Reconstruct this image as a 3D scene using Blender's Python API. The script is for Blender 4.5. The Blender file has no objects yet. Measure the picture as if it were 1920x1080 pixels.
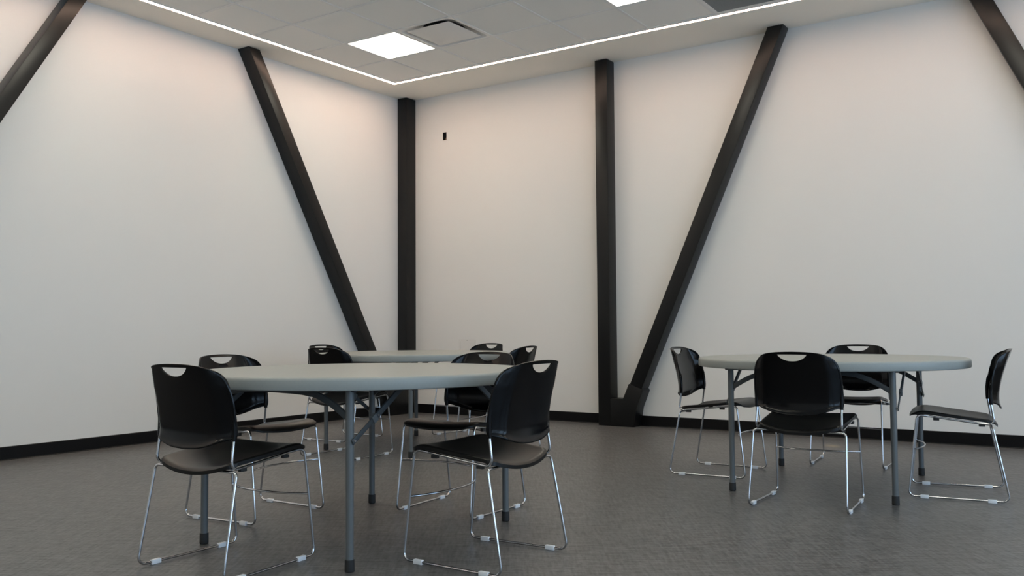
import bpy, bmesh, math, random
from mathutils import Vector, Matrix
random.seed(4)
SC = bpy.context.scene
COL = SC.collection
PI = math.pi

# ------------------------------------------------------------------ place constants (metres)
YAW = 0.5937
CORNER = Vector((-1.1834, 10.1204, 0.0))
H = 3.505                      # ceiling
CAM_H = 0.9132
DR = Vector((math.cos(YAW), -math.sin(YAW), 0))      # along the right wall
DL = Vector((-math.sin(YAW), -math.cos(YAW), 0))     # along the left wall
AMAX, BMAX = 9.7, 11.0
SA, SB = 0.388, 0.645          # soffit widths (left wall, right wall)
TILE = 0.6096
GA, GB = 0.90, 1.305           # one grid crossing

def R(a, b, z=0.0):
    return CORNER + DR * a + DL * b + Vector((0, 0, z))

# ------------------------------------------------------------------ materials
def new_mat(name):
    m = bpy.data.materials.new(name); m.use_nodes = True
    nt = m.node_tree
    return m, nt, nt.nodes['Principled BSDF']

def mat(name, color, rough=0.5, metal=0.0, spec=0.5, coat=0.0, noise=0.0, nscale=40.0, bump=0.0, bscale=200.0, trans=0.0, coord='Object'):
    m, nt, bs = new_mat(name)
    bs.inputs['Base Color'].default_value = (*color, 1)
    bs.inputs['Roughness'].default_value = rough
    bs.inputs['Metallic'].default_value = metal
    bs.inputs['Specular IOR Level'].default_value = spec
    bs.inputs['Coat Weight'].default_value = coat
    bs.inputs['Transmission Weight'].default_value = trans
    tc = nt.nodes.new('ShaderNodeTexCoord')
    if noise:
        n = nt.nodes.new('ShaderNodeTexNoise'); n.inputs['Scale'].default_value = nscale; n.inputs['Detail'].default_value = 4
        nt.links.new(tc.outputs[coord], n.inputs['Vector'])
        mx = nt.nodes.new('ShaderNodeMix'); mx.data_type = 'RGBA'
        mx.inputs['A'].default_value = (*[c * (1 - noise) for c in color], 1)
        mx.inputs['B'].default_value = (*[min(1, c * (1 + noise)) for c in color], 1)
        nt.links.new(n.outputs['Fac'], mx.inputs['Factor'])
        nt.links.new(mx.outputs['Result'], bs.inputs['Base Color'])
    if bump:
        n2 = nt.nodes.new('ShaderNodeTexNoise'); n2.inputs['Scale'].default_value = bscale; n2.inputs['Detail'].default_value = 3
        nt.links.new(tc.outputs[coord], n2.inputs['Vector'])
        b = nt.nodes.new('ShaderNodeBump'); b.inputs['Strength'].default_value = bump; b.inputs['Distance'].default_value = 0.002
        nt.links.new(n2.outputs['Fac'], b.inputs['Height'])
        nt.links.new(b.outputs['Normal'], bs.inputs['Normal'])
    return m

def emit(name, color, strength):
    m, nt, bs = new_mat(name)
    bs.inputs['Base Color'].default_value = (*color, 1)
    bs.inputs['Emission Color'].default_value = (*color, 1)
    bs.inputs['Emission Strength'].default_value = strength
    bs.inputs['Roughness'].default_value = 0.6
    return m

def floor_material():
    m, nt, bs = new_mat('woven_vinyl_floor')
    N, L = nt.nodes, nt.links
    tc = N.new('ShaderNodeTexCoord')
    def streak(rot, sx, sy, scale):
        mp = N.new('ShaderNodeMapping'); mp.inputs['Rotation'].default_value = (0, 0, rot); mp.inputs['Scale'].default_value = (sx, sy, 1)
        L.new(tc.outputs['Object'], mp.inputs['Vector'])
        n = N.new('ShaderNodeTexNoise'); n.inputs['Scale'].default_value = scale; n.inputs['Detail'].default_value = 5; n.inputs['Roughness'].default_value = 0.62
        L.new(mp.outputs['Vector'], n.inputs['Vector'])
        return n.outputs['Fac']
    s1 = streak(YAW, 1, 9, 8); s2 = streak(YAW, 9, 1, 8); s3 = streak(0.2, 1, 1, 1.1); s4 = streak(YAW, 1, 2.6, 46)
    def math_(op, a, b):
        n = N.new('ShaderNodeMath'); n.operation = op
        for i, v in enumerate((a, b)):
            if isinstance(v, (int, float)): n.inputs[i].default_value = v
            else: L.new(v, n.inputs[i])
        return n.outputs[0]
    t = math_('ADD', math_('MULTIPLY', s1, 0.36), math_('MULTIPLY', s2, 0.30))
    t = math_('ADD', t, math_('MULTIPLY', s4, 0.28))
    t = math_('ADD', t, math_('MULTIPLY', s3, 0.06))
    cr = N.new('ShaderNodeValToRGB')
    cr.color_ramp.elements[0].position = 0.41; cr.color_ramp.elements[0].color = (0.042, 0.0415, 0.041, 1)
    cr.color_ramp.elements[1].position = 0.60; cr.color_ramp.elements[1].color = (0.182, 0.178, 0.175, 1)
    L.new(t, cr.inputs['Fac'])
    # one small tan patch, fading outwards, beyond the right-hand table
    mp = N.new('ShaderNodeMapping'); mp.vector_type = 'TEXTURE'
    mp.inputs['Location'].default_value = (2.46, 6.98, 0); mp.inputs['Scale'].default_value = (0.075, 0.12, 1)
    L.new(tc.outputs['Object'], mp.inputs['Vector'])
    g = N.new('ShaderNodeTexGradient'); g.gradient_type = 'SPHERICAL'; L.new(mp.outputs['Vector'], g.inputs['Vector'])
    mx = N.new('ShaderNodeMix'); mx.data_type = 'RGBA'; mx.inputs['B'].default_value = (0.36, 0.28, 0.17, 1)
    L.new(math_('MULTIPLY', g.outputs['Fac'], 0.8), mx.inputs['Factor']); L.new(cr.outputs['Color'], mx.inputs['A'])
    L.new(mx.outputs['Result'], bs.inputs['Base Color'])
    bs.inputs['Roughness'].default_value = 0.38
    bs.inputs['Specular IOR Level'].default_value = 0.38
    b = N.new('ShaderNodeBump'); b.inputs['Strength'].default_value = 0.06; b.inputs['Distance'].default_value = 0.002
    L.new(t, b.inputs['Height']); L.new(b.outputs['Normal'], bs.inputs['Normal'])
    return m

M = dict(
    wall=mat('matt_white_wall_paint', (0.78, 0.775, 0.755), 0.75, spec=0.25, noise=0.012, nscale=1.3, bump=0.05, bscale=260),
    soffit=mat('matt_ceiling_paint', (0.92, 0.88, 0.80), 0.8, spec=0.2, noise=0.01, nscale=2),
    tile=mat('mineral_ceiling_tile', (0.89, 0.875, 0.835), 0.9, spec=0.15, noise=0.05, nscale=350, bump=0.25, bscale=420),
    tbar=mat('white_grid_metal', (0.82, 0.81, 0.79), 0.45),
    base=mat('black_rubber_baseboard', (0.0035, 0.0035, 0.004), 0.42, spec=0.22, noise=0.1, nscale=15),
    steel=mat('black_painted_steel', (0.0062, 0.0063, 0.0066), 0.36, spec=0.34, noise=0.12, nscale=12, bump=0.04, bscale=90),
    floor=floor_material(),
    plastic=mat('black_moulded_plastic', (0.0022, 0.0022, 0.0026), 0.17, spec=0.26, noise=0.06, nscale=25, bump=0.015, bscale=300),
    seatpl=mat('black_textured_plastic', (0.0042, 0.0040, 0.0037), 0.36, spec=0.32, noise=0.06, nscale=25, bump=0.10, bscale=700),
    chrome=mat('polished_chrome', (0.60, 0.61, 0.63), 0.12, metal=1.0, noise=0.03, nscale=30),
    glide=mat('frosted_clear_plastic', (0.78, 0.80, 0.82), 0.35, spec=0.5, noise=0.03, nscale=60),
    rubber=mat('black_rubber', (0.012, 0.012, 0.012), 0.7, noise=0.1, nscale=40),
    tabletop=mat('grey_blow_moulded_plastic', (0.298, 0.318, 0.303), 0.40, spec=0.4, noise=0.05, nscale=120, bump=0.12, bscale=600),
    leg=mat('grey_powder_coated_steel', (0.112, 0.122, 0.124), 0.40, spec=0.5, noise=0.06, nscale=60),
    legdark=mat('dark_grey_powder_coated_steel', (0.050, 0.057, 0.061), 0.45, spec=0.5, noise=0.06, nscale=60),
    bolt=mat('zinc_bolt', (0.6, 0.6, 0.6), 0.3, metal=1.0, noise=0.03, nscale=90),
    lens=emit('lit_panel_diffuser', (1.0, 0.95, 0.79), 12.0),
    strip=emit('lit_strip_diffuser', (1.0, 0.69, 0.52), 27.0),
    ventmetal=mat('white_vent_metal', (0.86, 0.84, 0.81), 0.5, noise=0.02, nscale=30),
    ventdark=mat('bare_duct_metal', (0.20, 0.185, 0.17), 0.3, metal=0.8, noise=0.2, nscale=9),
    grille=mat('grey_perforated_metal', (0.30, 0.31, 0.30), 0.6, noise=0.2, nscale=300),
    hole=mat('dark_box_interior', (0.012, 0.010, 0.009), 0.8, noise=0.2, nscale=40),
    cardboard=mat('brown_cable_sheath', (0.20, 0.10, 0.05), 0.7, noise=0.2, nscale=60),
    panel=mat('painted_access_panel', (0.75, 0.735, 0.71), 0.5, noise=0.01, nscale=4),
    framewin=mat('dark_window_frame', (0.05, 0.05, 0.055), 0.4, noise=0.05, nscale=20),
)

# ------------------------------------------------------------------ mesh helpers
class MB:
    def __init__(s): s.v = []; s.f = []
    def add(s, vs, fs):
        o = len(s.v); s.v += [Vector(q) for q in vs]; s.f += [tuple(i + o for i in q) for q in fs]
    def hexa(s, p):          # 8 corners, bottom 4 then top 4
        s.add(p, [(0, 1, 2, 3), (4, 7, 6, 5), (0, 4, 5, 1), (1, 5, 6, 2), (2, 6, 7, 3), (3, 7, 4, 0)])
    def box(s, x0, x1, y0, y1, z0, z1, T=None):
        p = [(x0, y0, z0), (x1, y0, z0), (x1, y1, z0), (x0, y1, z0), (x0, y0, z1), (x1, y0, z1), (x1, y1, z1), (x0, y1, z1)]
        s.hexa([T(*q) if T else q for q in p])
    def prism(s, poly, d0, d1, T):   # poly of (u,z); extruded along d
        n = len(poly)
        vs = [T(u, d0, z) for u, z in poly] + [T(u, d1, z) for u, z in poly]
        fs = [tuple(range(n)), tuple(range(2 * n - 1, n - 1, -1))] + [(i, i + n, (i + 1) % n + n, (i + 1) % n) for i in range(n)]
        s.add(vs, fs)
    def tube(s, path, r, seg=12, cap=True):
        P = [Vector(q) for q in path]; n = len(P)
        T = []
        for i in range(n):
            a = P[max(i - 1, 0)]; b = P[min(i + 1, n - 1)]; T.append((b - a).normalized())
        ref = Vector((0, 0, 1)) if abs(T[0].z) < 0.9 else Vector((1, 0, 0))
        U = (ref - T[0] * ref.dot(T[0])).normalized()
        vs = []; rr = r if isinstance(r, (list, tuple)) else [r] * n
        for i in range(n):
            U = (U - T[i] * U.dot(T[i])).normalized(); W = T[i].cross(U)
            for k in range(seg):
                a = 2 * PI * k / seg
                vs.append(P[i] + (U * math.cos(a) + W * math.sin(a)) * rr[i])
        fs = [(i * seg + k, i * seg + (k + 1) % seg, (i + 1) * seg + (k + 1) % seg, (i + 1) * seg + k) for i in range(n - 1) for k in range(seg)]
        if cap: fs += [tuple(range(seg))[::-1], tuple((n - 1) * seg + k for k in range(seg))]
        s.add(vs, fs)
    def lathe(s, prof, seg=96, c=(0, 0, 0)):
        n = len(prof); vs = []; fs = []
        for k in range(seg):
            a = 2 * PI * k / seg
            vs += [(c[0] + r * math.cos(a), c[1] + r * math.sin(a), c[2] + z) for r, z in prof]
        for k in range(seg):
            k2 = (k + 1) % seg
            for i in range(n - 1): fs.append((k * n + i, k2 * n + i, k2 * n + i + 1, k * n + i + 1))
        s.add(vs, fs)
    def bar(s, path, w, t, side):     # flat bar along path, width w along up-ish, thickness t along side vector
        P = [Vector(q) for q in path]; side = Vector(side).normalized(); n = len(P); vs = []
        for i in range(n):
            tg = (P[min(i + 1, n - 1)] - P[max(i - 1, 0)]).normalized(); up = side.cross(tg).normalized()
            for a, b in ((-1, -1), (1, -1), (1, 1), (-1, 1)): vs.append(P[i] + side * (a * t / 2) + up * (b * w / 2))
        fs = [(i * 4 + k, i * 4 + (k + 1) % 4, i * 4 + 4 + (k + 1) % 4, i * 4 + 4 + k) for i in range(n - 1) for k in range(4)]
        fs += [(3, 2, 1, 0), tuple((n - 1) * 4 + k for k in range(4))]
        s.add(vs, fs)
    def build(s, name, m, parent=None, origin=None, smooth=None, bevel=0.0, kind=None, label=None):
        o0 = Vector(origin) if origin is not None else Vector((0, 0, 0))
        me = bpy.data.meshes.new(name)
        me.from_pydata([tuple(v - o0) for v in s.v], [], s.f)
        bm = bmesh.new(); bm.from_mesh(me)
        bmesh.ops.remove_doubles(bm, verts=bm.verts, dist=1e-6)
        bmesh.ops.recalc_face_normals(bm, faces=bm.faces)
        if bevel:
            es = [e for e in bm.edges if len(e.link_faces) == 2 and e.calc_face_angle(0) > 0.6]
            bmesh.ops.bevel(bm, geom=es, offset=bevel, segments=2, profile=0.6, affect='EDGES', clamp_overlap=True)
        bm.to_mesh(me); bm.free()
        if smooth is not None:
            me.polygons.foreach_set('use_smooth', [True] * len(me.polygons))
            try: me.set_sharp_from_angle(angle=smooth)
            except Exception: pass
        me.materials.append(m)
        ob = bpy.data.objects.new(name, me); COL.objects.link(ob)
        if parent is not None: ob.parent = parent
        else: ob.location = o0
        if kind: ob['kind'] = kind
        if label: ob['label'] = label
        return ob

def fillet(pts, rad, n=7):
    P = [Vector(q) for q in pts]; out = [P[0]]
    for i in range(1, len(P) - 1):
        a = (P[i - 1] - P[i]); b = (P[i + 1] - P[i]); la, lb = a.length, b.length; a.normalize(); b.normalize()
        ang = a.angle(b); r = rad[i - 1] if isinstance(rad, (list, tuple)) else rad
        d = min(r / math.tan(ang / 2), la * 0.49, lb * 0.49); r = d * math.tan(ang / 2)
        c = P[i] + (a + b).normalized() * (r / math.sin(ang / 2))
        s = P[i] + a * d - c; e = P[i] + b * d - c
        tot = s.angle(e)
        for k in range(n + 1):
            t = k / n
            out.append(c + (s * math.sin((1 - t) * tot) + e * math.sin(t * tot)) / math.sin(tot))
    out.append(P[-1]); return out

def interp(x, xs, ys):
    if x <= xs[0]: return ys[0]
    for i in range(1, len(xs)):
        if x <= xs[i]:
            t = (x - xs[i - 1]) / (xs[i] - xs[i - 1]); return ys[i - 1] * (1 - t) + ys[i] * t
    return ys[-1]

def catmull(P, k=6):
    out = []; n = len(P)
    for i in range(n - 1):
        p0 = P[max(i - 1, 0)]; p1 = P[i]; p2 = P[i + 1]; p3 = P[min(i + 2, n - 1)]
        for j in range(k):
            t = j / k
            out.append(tuple(0.5 * ((2 * p1[c]) + (-p0[c] + p2[c]) * t + (2 * p0[c] - 5 * p1[c] + 4 * p2[c] - p3[c]) * t * t + (-p0[c] + 3 * p1[c] - 3 * p2[c] + p3[c]) * t ** 3) for c in range(len(p1))))
    out.append(tuple(P[-1])); return out

def thing(name, label, cat, loc, rotz=0.0, group=None):
    o = bpy.data.objects.new(name, None); COL.objects.link(o)
    o.empty_display_size = 0.1
    o.location = loc; o.rotation_euler = (0, 0, rotz)
    o['label'] = label; o['category'] = cat
    if group: o['group'] = group
    return o

def tag(o, label, cat, group=None):
    o['label'] = label; o['category'] = cat
    if group: o['group'] = group
    return o

def copy_tree(o, parent=None):
    kids = [c for c in SC.objects if c.parent == o]
    c = o.copy(); COL.objects.link(c)
    if parent is not None: c.parent = parent
    for k in kids: copy_tree(k, c)
    return c

# ------------------------------------------------------------------ room shell
T_R = lambda a, b, z: R(a, b, z)

fl = MB(); fl.box(-0.2, AMAX + 0.2, -0.2, BMAX + 0.2, -0.12, 0.0, T_R); fl.build('floor', M['floor'], kind='structure')

# left wall (a = 0)
w = MB(); w.box(-0.18, 0.0, -0.18, BMAX + 0.18, 0.0, H + 0.35, T_R); w.build('wall_left', M['wall'], kind='structure')
# right wall (b = 0) with the small cut-out high up near the corner
HA0, HA1, HZ0, HZ1 = 0.520, 0.572, 2.998, 3.086
w = MB()
w.box(0.0, HA0, -0.18, 0.0, 0, H + 0.35, T_R); w.box(HA1, AMAX + 0.18, -0.18, 0.0, 0, H + 0.35, T_R)
w.box(HA0, HA1, -0.18, 0.0, 0, HZ0, T_R); w.box(HA0, HA1, -0.18, 0.0, HZ1, H + 0.35, T_R)
w.build('wall_right', M['wall'], kind='structure')
# wall behind the camera
w = MB(); w.box(0.0, AMAX + 0.18, BMAX, BMAX + 0.18, 0, H + 0.35, T_R); w.build('wall_behind', M['wall'], kind='structure')
# window wall, right of and behind the camera
WINS = [(1.7, 3.5), (4.0, 5.8), (6.3, 8.1), (8.6, 10.4)]; WZ0, WZ1 = 0.30, 2.65
w = MB(); prev = 0.0
for b0, b1 in WINS:
    w.box(AMAX, AMAX + 0.18, prev, b0, 0, H + 0.35, T_R)
    w.box(AMAX, AMAX + 0.18, b0, b1, 0, WZ0, T_R); w.box(AMAX, AMAX + 0.18, b0, b1, WZ1, H + 0.35, T_R); prev = b1
w.box(AMAX, AMAX + 0.18, prev, BMAX, 0, H + 0.35, T_R)
w.build('wall_window_side', M['wall'], kind='structure')
for i, (b0, b1) in enumerate(WINS):
    f = MB(); t = 0.05
    f.box(AMAX + 0.03, AMAX + 0.1, b0, b0 + t, WZ0, WZ1, T_R); f.box(AMAX + 0.03, AMAX + 0.1, b1 - t, b1, WZ0, WZ1, T_R)
    f.box(AMAX + 0.03, AMAX + 0.1, b0 + t, b1 - t, WZ0, WZ0 + t, T_R); f.box(AMAX + 0.03, AMAX + 0.1, b0 + t, b1 - t, WZ1 - t, WZ1, T_R)
    mid = (b0 + b1) / 2
    f.box(AMAX + 0.03, AMAX + 0.1, mid - t / 2, mid + t / 2, WZ0 + t, WZ1 - t, T_R)
    f.box(AMAX + 0.03, AMAX + 0.1, b0 + t, mid - t / 2, 1.9, 1.9 + t, T_R); f.box(AMAX + 0.03, AMAX + 0.1, mid + t / 2, b1 - t, 1.9, 1.9 + t, T_R)
    f.build('window_%d' % (i + 1), M['framewin'], kind='structure')
    L = bpy.data.lights.new('window_portal', 'AREA'); L.shape = 'RECTANGLE'; L.size = b1 - b0; L.size_y = WZ1 - WZ0
    L.cycles.is_portal = True
    lo = bpy.data.objects.new('window_portal', L); COL.objects.link(lo)
    lo.location = R(AMAX + 0.14, (b0 + b1) / 2, (WZ0 + WZ1) / 2)
    X = -DL; Z = DR; Y = Z.cross(X)
    lo.rotation_euler = Matrix((X, Y, Z)).transposed().to_euler()

# soffit border + tiled ceiling + grid bars
s = MB()
s.box(0.0, SA - 0.027, 0.0, BMAX, H, H + 0.06, T_R)
s.box(SA - 0.027, AMAX, 0.0, SB - 0.027, H, H + 0.06, T_R)
s.build('trim_1', M['soffit'], kind='structure')

lights = []
for i in range(4):
    for j in range(4):
        lights.append((GA + 4 * i * TILE, GB + 4 * j * TILE))
VENT = (GA + TILE, GB); GRILLE = (GA + 5 * TILE, GB - TILE)
holes = set()
ci = lambda v, g: int(round((v - g) / TILE))
for a, b in lights + [VENT, GRILLE]: holes.add((ci(a, GA), ci(b, GB)))
c = MB(); g = MB()
i0 = 0; a_lines = []; b_lines = []
a0, b0 = SA + 0.027, SB + 0.027
k = -5
while GA + k * TILE < AMAX:
    if GA + k * TILE > a0 + 0.02: a_lines.append(GA + k * TILE)
    k += 1
k = -5
while GB + k * TILE < BMAX:
    if GB + k * TILE > b0 + 0.02: b_lines.append(GB + k * TILE)
    k += 1
AE = [a0] + a_lines + [AMAX]; BE = [b0] + b_lines + [BMAX]
for p in range(len(AE) - 1):
    for q in range(len(BE) - 1):
        cell = (math.floor((0.5 * (AE[p] + AE[p + 1]) - GA) / TILE), math.floor((0.5 * (BE[q] + BE[q + 1]) - GB) / TILE))
        if cell in holes: continue
        c.box(AE[p], AE[p + 1], BE[q], BE[q + 1], H + 0.006, H + 0.022, T_R)
c.build('ceiling', M['tile'], kind='structure')
for a in a_lines: g.box(a - 0.012, a + 0.012, b0, BMAX, H + 0.0005, H + 0.0058, T_R)
for p in range(len(AE) - 1):
    for b in b_lines:
        x0 = AE[p] + (0.012 if p else 0); x1 = AE[p + 1] - 0.012
        g.box(x0, x1, b - 0.012, b + 0.012, H + 0.0005, H + 0.0058, T_R)
g.build('trim_2', M['tbar'], kind='structure')
rf = MB(); rf.box(-0.18, AMAX + 0.18, -0.18, BMAX + 0.18, H + 0.35, H + 0.45, T_R); rf.build('ceiling', M['soffit'], kind='structure')

# baseboards
def baseboard(name, T, u0, u1):
    prof = [(0.0, 0.0), (0.012, 0.0), (0.0075, 0.008), (0.0065, 0.093), (0.003, 0.0975), (0.0, 0.0975)]
    m = MB(); n = len(prof)
    vs = [T(u0, d, z) for d, z in prof] + [T(u1, d, z) for d, z in prof]
    m.add(vs, [tuple(range(n)), tuple(range(2 * n - 1, n - 1, -1))] + [(i, i + n, (i + 1) % n + n, (i + 1) % n) for i in range(n)])
    m.build(name, M['base'], kind='structure')
TL = lambda u, d, z: R(d, u, z)      # on the left wall: u along it, d out of it
TR = lambda u, d, z: R(u, d, z)      # on the right wall
baseboard('baseboard_left', TL, 0.36, BMAX)
baseboard('baseboard_right', TR, 0.137, 2.509)
baseboard('baseboard_right_far', TR, 2.882, AMAX)
baseboard('baseboard_behind', lambda u, d, z: R(u, BMAX - d, z), 0.02, AMAX)

# ------------------------------------------------------------------ steel columns and braces
def column(label, a0, a1, b0, b1):
    m = MB(); m.box(a0, a1, b0, b1, 0.0, H - 0.001, T_R)
    o = m.build('steel_column', M['steel'], origin=R((a0 + a1) / 2, (b0 + b1) / 2, 0), bevel=0.009, smooth=0.6)
    tag(o, label, 'column'); return o
column('upright black steel column tucked into the corner where the white walls meet', 0.002, 0.134, 0.002, 0.162)
column('upright black steel column against the right wall, with a slanting beam rising from its foot', 2.511, 2.643, 0.002, 0.155)

def brace(label, T, lo0, lo1, slope, gusset, ztop=H - 0.001, zbot=0.02):
    """slanting member against a wall; T(u, d, z)"""
    base = T((lo0 + lo1) / 2, 0.08, 0)
    o = thing('steel_brace', label, 'beam', base)
    m = MB()
    m.prism([(lo0 + slope * zbot, zbot), (lo1 + slope * zbot, zbot), (lo1 + slope * ztop, ztop), (lo0 + slope * ztop, ztop)], 0.002, 0.155, T)
    m.build('slanted_tube', M['steel'], o, origin=base, bevel=0.009, smooth=0.6)
    m = MB(); m.prism(gusset, 0.001, 0.160, T)
    m.build('gusset', M['steel'], o, origin=base, bevel=0.003, smooth=0.6)
    return o
brace('black steel beam leaning right on the right wall, rising from the column foot', TR, 2.672, 2.812, 0.437,
      [(2.644, 0), (2.884, 0), (2.915, 0.18), (2.978, 0.335), (2.972, 0.352), (2.838, 0.400), (2.775, 0.258), (2.644, 0.258)])
brace('black steel beam slanting down the left wall to the foot of the corner column', TL, 0.268, 0.400, 0.5625,
      [(0.163, 0), (0.45, 0), (0.50, 0.18), (0.59, 0.34), (0.58, 0.36), (0.415, 0.41), (0.345, 0.262), (0.163, 0.262)])
brace('black steel beam on the left wall, cut off by the top left corner', TL, 5.935, 6.062, -0.585,
      [(5.87, 0), (6.13, 0), (6.05, 0.3), (5.97, 0.42), (5.78, 0.36)])
brace('black steel beam on the right wall, cut off by the top right corner', TR, 7.325, 7.470, -0.457,
      [(7.27, 0), (7.55, 0), (7.50, 0.2), (7.36, 0.40), (7.13, 0.36)])

# ------------------------------------------------------------------ ceiling fittings
def ceiling_light(a, b, label, group=None):
    o = thing('ceiling_light', label, 'light', R(a + TILE / 2, b + TILE / 2, H), 0, group)
    f = MB(); i = 0.026; e = 0.0125; z0, z1 = H + 0.001, H + 0.05
    A, B = a + TILE, b + TILE
    f.box(a + e, A - e, b + e, b + i, z0, z1, T_R); f.box(a + e, A - e, B - i, B - e, z0, z1, T_R)
    f.box(a + e, a + i, b + i, B - i, z0, z1, T_R); f.box(A - i, A - e, b + i, B - i, z0, z1, T_R)
    f.build('frame', M['tbar'], o, origin=o.location)
    d = MB(); d.box(a + i, A - i, b + i, B - i, H + 0.004, H + 0.012, T_R)
    d.build('diffuser', M['lens'], o, origin=o.location)
for n, (a, b) in enumerate(lights):
    if n == 0: lab, gr = 'square lit ceiling panel beside the square air vent, nearest the corner', None
    elif (round(a, 2), round(b, 2)) == (round(GA + 4 * TILE, 2), round(GB, 2)): lab, gr = 'square lit ceiling panel cut off by the top edge of the photo', None
    else: lab, gr = 'square lit ceiling panel further back over the room, outside the photo', 'ceiling panels outside the photo'
    ceiling_light(a, b, lab, gr)

# plaque diffuser
va, vb = VENT
o = thing('air_vent', 'square white ceiling air vent with a dark curved slot, beside the lit panel', 'vent', R(va + TILE / 2, vb + TILE / 2, H))
def rsq(cx, cy, hw, r, n=8):
    out = []
    for q, (sx, sy) in enumerate(((1, 1), (-1, 1), (-1, -1), (1, -1))):
        for k in range(n + 1):
            t = q * PI / 2 + k / n * PI / 2
            out.append((cx + sx * (hw - r) + r * math.cos(t), cy + sy * (hw - r) + r * math.sin(t)))
    return out
cx, cy = va + TILE / 2, vb + TILE / 2
m = MB()
rings = [(TILE / 2 - 0.013, 0.004, 0.0010), (0.285, 0.07, 0.0010), (0.280, 0.075, 0.012), (0.258, 0.085, 0.032), (0.215, 0.10, 0.046), (0.165, 0.12, 0.054)]
neck = [(0.165, 0.12, 0.054), (0.160, 0.12, 0.075), (0.160, 0.12, 0.22)]
n = 36
def loft(rg, cap=False):
    q = MB(); vv = []
    for hw, r, z in rg: vv += [R(x, y, H + z) for x, y in rsq(cx, cy, hw, r)]
    ff = [(i * n + k, i * n + (k + 1) % n, (i + 1) * n + (k + 1) % n, (i + 1) * n + k) for i in range(len(rg) - 1) for k in range(n)]
    if cap: ff.append(tuple((len(rg) - 1) * n + k for k in range(n)))
    q.add(vv, ff); return q
loft(rings[:2]).build('frame', M['ventmetal'], o, origin=o.location, smooth=0.5)
loft(rings[1:]).build('cone', M['ventmetal'], o, origin=o.location, smooth=0.8)
loft(neck, True).build('neck', M['ventdark'], o, origin=o.location, smooth=0.8)
PH = 0.234
P = rsq(cx, cy, PH, 0.012); Q = rsq(cx, cy, PH - 0.004, 0.012)
m = MB()
m.add([R(x, y, H - 0.003) for x, y in Q] + [R(x, y, H - 0.001) for x, y in P] + [R(x, y, H + 0.002) for x, y in Q],
      [tuple(range(n)), tuple(range(3 * n - 1, 2 * n - 1, -1))] + [(i * n + k, i * n + (k + 1) % n, (i + 1) * n + (k + 1) % n, (i + 1) * n + k) for i in range(2) for k in range(n)])
m.build('plaque', M['ventmetal'], o, origin=o.location, smooth=0.5)
m = MB(); c0 = R(cx, cy, 0); m.lathe([(0.0, H + 0.002), (0.02, H + 0.002), (0.02, H + 0.219), (0.0, H + 0.219)], 12, c0); m.build('hanger', M['ventdark'], o, origin=o.location, smooth=0.6)

# return grille
ga, gb = GRILLE
o = thing('return_grille', 'grey perforated ceiling grille beside the strip light at the top edge', 'vent', R(ga + TILE / 2, gb + TILE / 2, H))
m = MB(); e, i = 0.0125, 0.034; A, B = ga + TILE, gb + TILE
m.box(ga + e, A - e, gb + e, gb + i, H + 0.001, H + 0.012, T_R); m.box(ga + e, A - e, B - i, B - e, H + 0.001, H + 0.012, T_R)
m.box(ga + e, ga + i, gb + i, B - i, H + 0.001, H + 0.012, T_R); m.box(A - i, A - e, gb + i, B - i, H + 0.001, H + 0.012, T_R)
m.build('frame', M['ventmetal'], o, origin=o.location)
m = MB(); q0 = gb + i
while q0 < B - i - 0.001:
    m.box(ga + i, A - i, q0, min(q0 + 0.0065, B - i), H + 0.004, H + 0.010, T_R); q0 += 0.013
m.box(ga + i, A - i, gb + i, B - i, H + 0.012, H + 0.014, T_R)
m.build('grille', M['grille'], o, origin=o.location)

# recessed linear lights
def strip(label, T, d, start, end, seg0, corner):
    o = thing('strip_light', label, 'light', T(start, d, H))
    hs = MB()
    hs.box(start, end, d - 0.027, d - 0.020, H + 0.0, H + 0.07, T); hs.box(start, end, d + 0.020, d + 0.027, H + 0.0, H + 0.07, T)
    hs.box(start, end, d - 0.020, d + 0.020, H + 0.045, H + 0.07, T)
    hs.build('housing', M['tbar'], o, origin=o.location)
    edges = [corner]; e = seg0
    while e < end - 0.1:
        edges.append(e); e += TILE
    edges.append(end - 0.02)
    for x0, x1 in zip(edges[:-1], edges[1:]):
        m = MB(); m.box(x0 + (0.008 if x0 != corner else 0), x1 - 0.008, d - 0.0195, d + 0.0195, H + 0.003, H + 0.010, T)
        m.build('diffuser', M['strip'], o, origin=o.location)
strip('long lit strip light set in the ceiling along the left wall', TL, SA, SB + 0.027, BMAX - 0.3, 0.645 + 0.59, SB + 0.027)
strip('long lit strip light set in the ceiling along the right wall', TR, SB, SA - 0.027, AMAX - 0.3, 1.025, SA - 0.020)

# ------------------------------------------------------------------ wall details
o = thing('junction_box', 'small dark opening cut high in the right wall near the corner column', 'box', R((HA0 + HA1) / 2, -0.03, (HZ0 + HZ1) / 2))
m = MB(); a0_, a1_, z0_, z1_ = HA0 + 0.0005, HA1 - 0.0005, HZ0 + 0.0005, HZ1 - 0.0005; t = 0.002
m.box(a0_, a1_, -0.07, -0.067, z0_, z1_, T_R); m.box(a0_, a0_ + t, -0.067, -0.001, z0_, z1_, T_R); m.box(a1_ - t, a1_, -0.067, -0.001, z0_, z1_, T_R)
m.box(a0_ + t, a1_ - t, -0.067, -0.001, z0_, z0_ + t, T_R); m.box(a0_ + t, a1_ - t, -0.067, -0.001, z1_ - t, z1_, T_R)
m.build('box_shell', M['hole'], o, origin=o.location)
m = MB(); m.tube(fillet([R(HA0 + 0.03, -0.06, HZ0 + 0.035), R(HA0 + 0.034, -0.02, HZ0 + 0.03), R(HA0 + 0.03, -0.012, HZ0 + 0.008)], 0.012), 0.005, 8); m.build('cable', M['cardboard'], o, origin=o.location, smooth=1)

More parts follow.
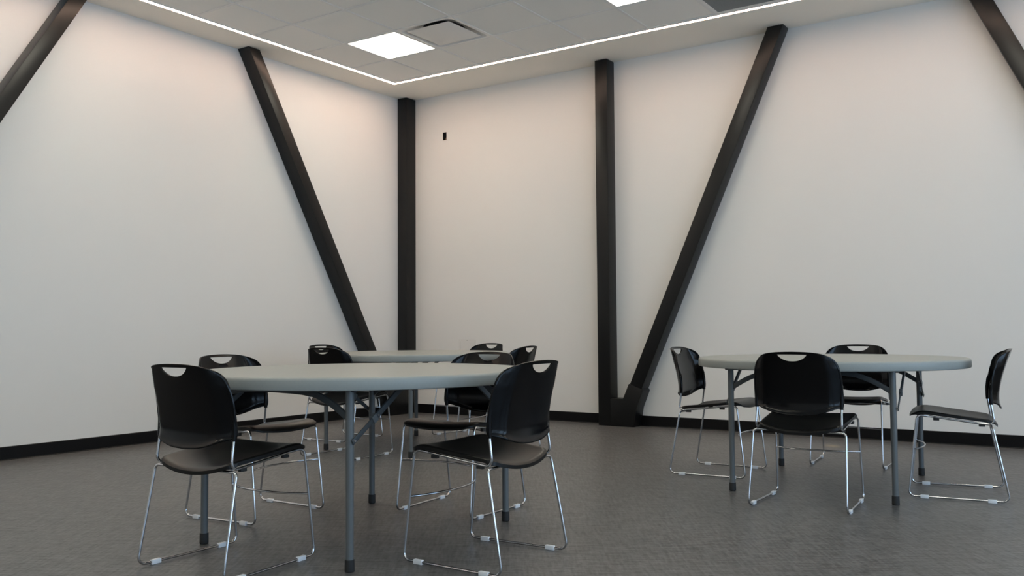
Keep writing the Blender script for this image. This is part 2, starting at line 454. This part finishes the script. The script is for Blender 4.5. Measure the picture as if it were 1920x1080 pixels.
o = thing('access_panel', 'small square painted access panel on the right wall, low beside the corner', 'panel', R(0.845, 0.0, 0.58))
m = MB(); x0, x1, z0, z1, w_ = 0.735, 0.955, 0.595, 0.812, 0.022
m.box(x0, x1, 0.0005, 0.004, z1 - w_, z1, T_R); m.box(x0, x1, 0.0005, 0.004, z0, z0 + w_, T_R)
m.box(x0, x0 + w_, 0.0005, 0.004, z0 + w_, z1 - w_, T_R); m.box(x1 - w_, x1, 0.0005, 0.004, z0 + w_, z1 - w_, T_R)
m.build('frame', M['panel'], o, origin=o.location)
m = MB(); m.box(x0 + w_ + 0.002, x1 - w_ - 0.002, 0.0005, 0.003, z0 + w_ + 0.002, z1 - w_ - 0.002, T_R); m.build('door', M['panel'], o, origin=o.location)
m = MB(); m.box(0.838, 0.856, 0.0042, 0.0052, z1 - 0.014, z1 - 0.009, T_R); m.build('latch', M['grille'], o, origin=o.location)

# ------------------------------------------------------------------ chair (local: x right, y forward, z up)
RT = 0.0055
def back_y(x, z):
    cz = sum(interp(z + d, [0.42, 0.465, 0.50, 0.53, 0.575, 0.645, 0.70, 0.75, 0.80, 0.85], [-0.215, -0.201, -0.190, -0.187, -0.191, -0.206, -0.223, -0.241, -0.259, -0.277]) for d in (-0.036, -0.024, -0.012, 0, 0.012, 0.024, 0.036)) / 7
    dz = interp(z, [0.47, 0.60, 0.70, 0.75, 0.80], [0.052, 0.050, 0.058, 0.066, 0.066])
    hw = interp(z, [0.50, 0.70, 0.75, 0.80], [0.222, 0.216, 0.205, 0.185])
    u = min(abs(x) / hw, 1.03); t = max(0.0, min(1.0, (u - 0.70) / 0.32)); t = t * t * (3 - 2 * t)
    return cz + dz * (0.40 * u ** 2 + 0.60 * t)

def make_backrest(parent):
    half = catmull([(0.0, 0.7935), (0.05, 0.7925), (0.10, 0.789), (0.14, 0.782), (0.172, 0.768), (0.195, 0.746), (0.209, 0.716), (0.217, 0.675), (0.221, 0.62), (0.222, 0.56),
                    (0.2215, 0.525), (0.216, 0.512), (0.200, 0.511), (0.16, 0.4975), (0.12, 0.485), (0.07, 0.475), (0.0, 0.471)], 6)
    outl = half + [(-x, z) for x, z in half[-2:0:-1]]
    hz = 0.7635
    def hole_r(t):   # half-moon boundary by ray angle
        c_, s_ = math.cos(t), math.sin(t)
        lo, hi = 0.0, 0.12
        for _ in range(30):
            r = (lo + hi) / 2; x, z = r * c_, hz + r * s_
            top = 0.779 - 0.10 * x * x
            ex = abs(x) / 0.073
            bot = 0.7795 - 0.034 * max(0.0, 1 - ex ** 2.3) ** 0.75
            inside = ex < 1 and z < top and z > bot
            if inside: lo = r
            else: hi = r
        return lo
    N = 144
    def out_pt(t):
        c_, s_ = math.cos(t), math.sin(t); best = None
        n = len(outl)
        for i in range(n):
            x1, z1 = outl[i][0], outl[i][1] - hz; x2, z2 = outl[(i + 1) % n][0], outl[(i + 1) % n][1] - hz
            dx, dz = x2 - x1, z2 - z1
            den = c_ * dz - s_ * dx
            if abs(den) < 1e-12: continue
            r = (x1 * dz - z1 * dx) / den; u = (x1 * s_ - z1 * c_) / den
            if r > 0 and -1e-6 <= u <= 1 + 1e-6 and (best is None or r > best): best = r
        return best
    # angles: even along the outline, blended
    angs = []
    L = [0.0]
    for i in range(len(outl)):
        a = outl[i]; b = outl[(i + 1) % len(outl)]; L.append(L[-1] + math.hypot(b[0] - a[0], b[1] - a[1]))
    for k in range(N):
        s_ = L[-1] * k / N
        i = max(j for j in range(len(outl)) if L[j] <= s_)
        u = (s_ - L[i]) / (L[i + 1] - L[i]); a = outl[i]; b = outl[(i + 1) % len(outl)]
        x = a[0] * (1 - u) + b[0] * u; z = a[1] * (1 - u) + b[1] * u
        angs.append(math.atan2(z - hz, x))
    # smooth toward uniform so that the hole is well sampled
    un = [PI / 2 - 2 * PI * k / N for k in range(N)]
    A2 = []
    for a, u in zip(angs, un):
        while a > u + PI: a -= 2 * PI
        while a < u - PI: a += 2 * PI
        A2.append(0.7 * a + 0.3 * u)
    cols = []
    for t in A2:
        r0 = hole_r(t); r1 = out_pt(t); Ln = r1 - r0
        rs = [(r0, 0.0032), (r0 + min(0.003, Ln * 0.15), 0.0032)]
        m_ = 14
        s0, s1 = r0 + min(0.004, Ln * 0.2), r1 - min(0.010, Ln * 0.35)
        for q in range(m_ + 1): rs.append((s0 + (s1 - s0) * q / m_, 0.0024))
        rs += [(r1 - min(0.008, Ln * 0.28), 0.0046), (r1 - min(0.002, Ln * 0.1), 0.0048), (r1, 0.003)]
        cols.append([(r * math.cos(t), hz + r * math.sin(t), th) for r, th in rs])
    K = len(cols[0]); vs = []; fs = []
    for side in (1, -1):
        for col in cols:
            for x, z, th in col: vs.append((x, back_y(x, z) + side * th, z))
    for k in range(N):
        k2 = (k + 1) % N
        for q in range(K - 1):
            fs.append((k * K + q, k2 * K + q, k2 * K + q + 1, k * K + q + 1))
            o_ = N * K
            fs.append((o_ + k * K + q, o_ + k * K + q + 1, o_ + k2 * K + q + 1, o_ + k2 * K + q))
        o_ = N * K
        fs.append((k * K, o_ + k * K, o_ + k2 * K, k2 * K)); fs.append((k * K + K - 1, k2 * K + K - 1, o_ + k2 * K + K - 1, o_ + k * K + K - 1))
    m = MB(); m.add(vs, fs)
    for s in (-1, 1):     # moulded sleeves that take the posts
        m.tube([(s * 0.2105, -0.1435, 0.505), (s * 0.2110, -0.1425, 0.53), (s * 0.2110, -0.1420, 0.57), (s * 0.2105, -0.1470, 0.62), (s * 0.2095, -0.1560, 0.655)], [0.0095, 0.0098, 0.0095, 0.008, 0.002], 12)
    bk = m.build('backrest', M['plastic'], parent, smooth=0.9)
    for s in (-1, 1):
        q = MB(); q.lathe([(0.0, -0.0015), (0.003, -0.0015), (0.0034, 0), (0.003, 0.0015), (0, 0.0015)], 10)
        q.v = [Vector((s * 0.2190 + v.z, -0.146 + v.x, 0.612 + v.y)) for v in q.v]
        q.build('screw', M['bolt'], bk, smooth=0.7)
    return bk

def make_seat(parent):
    NU, NV = 36, 34
    def P(u, v):
        au = abs(u)
        rr = max(0.0, (au - 0.80) / 0.20)
        yr = -0.180 + 0.024 * au ** 2.0 + 0.022 * (1 - math.sqrt(max(0.0, 1 - rr * rr)))
        yf = 0.254 - 0.014 * au ** 2.2 - 0.024 * (1 - math.sqrt(max(0.0, 1 - rr * rr)))
        vv = v * v * (3 - 2 * v) * 0.35 + v * 0.65
        y = yr + (yf - yr) * vv
        hw = interp(y, [-0.21, -0.14, -0.02, 0.10, 0.20, 0.26], [0.196, 0.203, 0.212, 0.217, 0.214, 0.209])
        x = u * hw
        side = interp(y, [-0.21, -0.15, -0.10, 0.05, 0.14, 0.175, 0.20, 0.22, 0.236, 0.248, 0.254], [0.424, 0.428, 0.434, 0.451, 0.462, 0.4645, 0.462, 0.455, 0.446, 0.436, 0.428])
        dish = interp(y, [-0.21, -0.10, 0.05, 0.15, 0.20, 0.25], [0.032, 0.029, 0.021, 0.010, 0.005, 0.0])
        z = side - dish * (1 - au ** 2.2)
        z -= 0.007 * max(0.0, (au - 0.93) / 0.07) ** 2
        z -= 0.008 * max(0.0, (0.06 - vv) / 0.06) ** 2
        return x, y, z
    vs = []; fs = []; us = [math.sin((2 * i / NU - 1) * PI / 2) * 0.35 + (2 * i / NU - 1) * 0.65 for i in range(NU + 1)]
    W_ = NU + 1
    for j in range(NV + 1):
        for i in range(W_):
            vs.append(P(us[i], j / NV))
    top = len(vs)
    for j in range(NV + 1):
        for i in range(W_):
            x, y, z = vs[j * W_ + i]
            edge = i in (0, NU) or j in (0, NV)
            vs.append((x, y, z - ((0.009 if j == NV else 0.014) if edge else 0.006)))
    for j in range(NV):
        for i in range(NU):
            a = j * W_ + i
            fs.append((a, a + 1, a + W_ + 1, a + W_)); fs.append((top + a, top + a + W_, top + a + W_ + 1, top + a + 1))
    bd = [i for i in range(W_)] + [j * W_ + NU for j in range(1, NV + 1)] + [NV * W_ + i for i in range(NU - 1, -1, -1)] + [j * W_ for j in range(NV - 1, 0, -1)]
    for k in range(len(bd)):
        a, b = bd[k], bd[(k + 1) % len(bd)]; fs.append((a, top + a, top + b, b))
    m = MB(); m.add(vs, fs)
    st = m.build('seat', M['seatpl'], parent, smooth=0.7)
    return st

def make_chair():
    t = thing('stacking_chair', '', 'chair', (0, 0, 0))
    make_seat(t); make_backrest(t)
    for s in (-1, 1):
        F0 = Vector((s * 0.2265, 0.262, 0.0095)); F1 = Vector((s * 0.2165, 0.212, 0.441))
        B0 = Vector((s * 0.2420, -0.218, 0.0095)); B1 = Vector((s * 0.2300, -0.147, 0.3905))
        fm = F0.lerp(F1, 0.14); bm_ = B0.lerp(B1, 0.2)
        m = MB(); m.tube(fillet([fm, F1, (s * 0.206, 0.150, 0.4335)], 0.026), RT, 12); m.build('leg', M['chrome'], t, smooth=0.9)
        m = MB(); m.tube(fillet([bm_, B1, (s * 0.150, -0.140, 0.3905)], 0.020), RT, 12); m.build('leg', M['chrome'], t, smooth=0.9)
        m = MB(); m.tube(fillet([fm, F0, B0, bm_], [0.028, 0.046]), RT, 12); rn = m.build('runner', M['chrome'], t, smooth=0.9)
        for yc in (0.184, -0.135):
            x_ = s * (0.2265 + (0.262 - yc) / 0.48 * 0.0155)
            g_ = MB(); g_.box(x_ - 0.0085, x_ + 0.0085, yc - 0.021, yc + 0.021, 0.0, 0.0185); g_.build('glide', M['glide'], rn, bevel=0.003, smooth=0.6)
        m = MB(); m.tube([(s * 0.206, 0.150, 0.4335), (s * 0.2065, 0.02, 0.4175), (s * 0.208, -0.075, 0.4060)], RT, 12); m.build('seat_rail', M['chrome'], t, smooth=0.9)
        m = MB(); m.tube(fillet([(s * 0.208, -0.075, 0.4060), (s * 0.213, -0.158, 0.3985), (s * 0.2105, -0.1435, 0.507), (s * 0.2105, -0.139, 0.56)], [0.026, 0.02]), RT, 12); m.build('back_post', M['chrome'], t, smooth=0.9)
        for yc, zc in ((0.118, 0.4225), (-0.098, 0.3985)):
            g_ = MB(); g_.box(s * 0.2065 - 0.008, s * 0.2065 + 0.008, yc - 0.015, yc + 0.015, zc - 0.010, zc + 0.003); g_.build('bumper', M['rubber'], t, bevel=0.002, smooth=0.6)
    m = MB(); m.tube([(x / 10 * 0.152, -0.140, 0.3905) for x in range(-10, 11, 5)], RT, 10); m.build('seat_crossbar', M['chrome'], t, smooth=0.9)
    lw = (0.2215, 0.2325, 0.2625)
    pts = [(lw[0] * x / 12, lw[1] - 0.052 * (1 - abs(x / 12) ** 2.2), lw[2] - 0.006) for x in range(-12, 13)]
    m = MB(); m.tube(pts, 0.0045, 10); m.build('stretcher', M['chrome'], t, smooth=0.9)
    return t

FRONT = 'chairs around the front left table'; BACK = 'chairs around the back table'; RIGHT = 'chairs around the right table'
CHAIRS = [
    ('leftmost black stacking chair, back to the camera, at the front left table', -1.138, 3.585, -0.548, FRONT),
    ('black stacking chair facing right under the front table, behind the leftmost chair', -1.309, 4.576, -2.123, FRONT),
    ('black stacking chair in the foreground with a bluish glossy back, right of the front table', -0.093, 3.649, 0.993, FRONT),
    ('black stacking chair facing the camera at the far right side of the front table', -0.257, 4.673, 2.578, FRONT),
    ('black stacking chair at the near left of the back table, back to camera', -1.225, 6.624, -0.559, BACK),
    ('black stacking chair far left of the back table, nearly hidden behind another', -1.457, 7.692, -2.14, BACK),
    ('black stacking chair at the near right of the back table, back to camera', -0.093, 6.716, 1.108, BACK),
    ('black stacking chair furthest from the camera, only its top showing before the right wall', -0.355, 7.866, 2.383, BACK),
    ('black stacking chair left of the right table, seen side on, facing right', 1.293, 5.790, -2.121, RIGHT),
    ('black stacking chair before the right table, its full back to the camera', 1.522, 4.701, -0.558, RIGHT),
    ('black stacking chair behind the right table, facing the camera over the tabletop', 2.297, 6.113, 2.597, RIGHT),
    ('black stacking chair at the right edge of the photo, seen in profile facing left', 2.458, 4.969, 1.123, RIGHT),
]
proto = make_chair()
for k, (lab, x, y, rz, grp) in enumerate(CHAIRS):
    c = proto if k == 0 else copy_tree(proto)
    c.location = (x, y, 0); c.rotation_euler = (0, 0, rz); c['label'] = lab; c['group'] = grp

# ------------------------------------------------------------------ round folding tables
TR_, TH_ = 0.755, 0.737
LA, LB = 0.426, 0.532
def make_table():
    t = thing('round_table', '', 'table', (0, 0, 0))
    m = MB(); Rr = TR_
    m.lathe([(0.0, TH_), (Rr - 0.03, TH_), (Rr - 0.012, TH_ - 0.0005), (Rr - 0.005, TH_ - 0.003), (Rr - 0.001, TH_ - 0.008), (Rr, TH_ - 0.014), (Rr + 0.0005, TH_ - 0.044), (Rr - 0.002, TH_ - 0.049), (Rr - 0.008, TH_ - 0.051),
             (Rr - 0.022, TH_ - 0.050), (Rr - 0.026, TH_ - 0.036), (0.0, TH_ - 0.036)], 160)
    m.build('tabletop', M['tabletop'], t, smooth=0.7)
    zt = TH_ - 0.036
    for sy in (-1, 1):
        for sx in (-1, 1):
            x, y = sx * LA, sy * LB
            m = MB(); m.lathe([(0.0, 0.02), (0.0155, 0.02), (0.0155, 0.30), (0.0165, 0.32), (0.0165, zt - 0.002), (0.0, zt - 0.002)], 20, (x, y, 0)); lg = m.build('leg', M['leg'], t, smooth=0.6)
            m = MB(); m.lathe([(0.0, 0.0), (0.0165, 0.0), (0.019, 0.003), (0.0185, 0.043), (0.0175, 0.046), (0.0160, 0.046), (0.0160, 0.021), (0.0, 0.021)], 20, (x, y, 0)); m.build('foot_cap', M['rubber'], lg, smooth=0.6)
            # folding brace from the leg up to the underside
            bx = sx * (LA + 0.0225)
            pts = [(-0.531, 0.494), (-0.420, 0.569), (-0.238, 0.692)]
            p = [Vector((bx, sy * -q[0], q[1])) for q in pts]
            m = MB(); m.bar([p[0] + (p[0] - p[1]).normalized() * 0.012, p[1]], 0.020, 0.005, (1, 0, 0)); m.bar([p[1], p[2]], 0.022, 0.010, (1, 0, 0))
            fb = m.build('folding_brace', M['legdark'], t, bevel=0.0015, smooth=0.6)
            m = MB(); d = (p[2] - p[0]).normalized(); m.bar([p[1] - d * 0.013, p[1] + d * 0.013], 0.031, 0.016, (1, 0, 0)); m.build('lock_collar', M['leg'], fb, bevel=0.002, smooth=0.6)
            m = MB(); q_ = p[1] + d * 0.022; m.tube([q_ - Vector((0.009, 0, 0)), q_ + Vector((0.009, 0, 0))], 0.0035, 8); m.build('bolt', M['bolt'], fb, smooth=0.6)
            m = MB(); m.tube([Vector((sx * (LA + 0.014), p[0].y, p[0].z)), Vector((bx + sx * 0.006, p[0].y, p[0].z))], 0.005, 8); m.build('pivot_pin', M['bolt'], fb, smooth=0.6)
        # arched cross brace between the two legs of a pair
        pts = []
        for k in range(25):
            x = -LA + 2 * LA * k / 24; ax = abs(x)
            z = interp(ax, [0.0, 0.12, 0.19, 0.25, 0.31, 0.37, 0.426], [0.676, 0.674, 0.670, 0.661, 0.640, 0.609, 0.572])
            pts.append((x, sy * LB, z))
        m = MB(); m.bar(pts, 0.026, 0.012, (0, 1, 0)); m.build('arched_brace', M['legdark'], t, bevel=0.002, smooth=0.5)
        m = MB(); m.tube([(-LA - 0.03, sy * (LB + 0.0), zt - 0.013), (LA + 0.03, sy * (LB + 0.0), zt - 0.013)], 0.0115, 14); m.build('hinge_tube', M['legdark'], t, smooth=0.8)
    m = MB()
    m.box(-LA - 0.034, LA + 0.034, -0.255, -0.225, zt - 0.010, zt); m.box(-LA - 0.034, LA + 0.034, 0.225, 0.255, zt - 0.010, zt); m.build('underside_rail', M['legdark'], t, bevel=0.002)
    return t
tproto = make_table()
TABLES = [
    ('round light grey folding table in the left foreground, its bluish rim facing the camera', -0.6858, 4.1322, -0.5819),
    ('round light grey folding table furthest back, mostly hidden behind the front table', -0.7843, 7.1552, -0.5968),
    ('round light grey folding table on the right side of the room', 1.8728, 5.342, -0.5406),
]
for k, (lab, x, y, rz) in enumerate(TABLES):
    c = tproto if k == 0 else copy_tree(tproto)
    c.location = (x, y, 0); c.rotation_euler = (0, 0, rz); c['label'] = lab; c['group'] = 'round folding tables'

# ------------------------------------------------------------------ daylight, camera, view
wd = bpy.data.worlds.new('overcast_daylight'); SC.world = wd; wd.use_nodes = True
bg = wd.node_tree.nodes['Background']; bg.inputs['Color'].default_value = (0.46, 0.67, 0.93, 1); bg.inputs['Strength'].default_value = 4.8

f, pi_, ro = 1686.4079, 0.0460, -0.0065
fwd = Vector((0, math.cos(pi_), math.sin(pi_))); up = Vector((0, -math.sin(pi_), math.cos(pi_))); rt = Vector((1, 0, 0))
r2 = rt * math.cos(ro) + up * math.sin(ro); u2 = -rt * math.sin(ro) + up * math.cos(ro)
cam = bpy.data.cameras.new('camera'); cam.sensor_width = 36; cam.lens = f / 1920 * 36; cam.clip_start = 0.05; cam.clip_end = 100
co = bpy.data.objects.new('camera', cam); COL.objects.link(co)
co.matrix_world = Matrix((r2, u2, -fwd)).transposed().to_4x4(); co.location = (0, 0, CAM_H)
SC.camera = co
vs_ = SC.view_settings
SC.display_settings.display_device = 'sRGB'
vs_.view_transform = 'Standard'; vs_.look = 'None'; vs_.gamma = 1.0; vs_.use_curve_mapping = False
vs_.exposure = 0.0
SC.cycles.use_denoising = True
SC.cycles.max_bounces = 12; SC.cycles.diffuse_bounces = 8
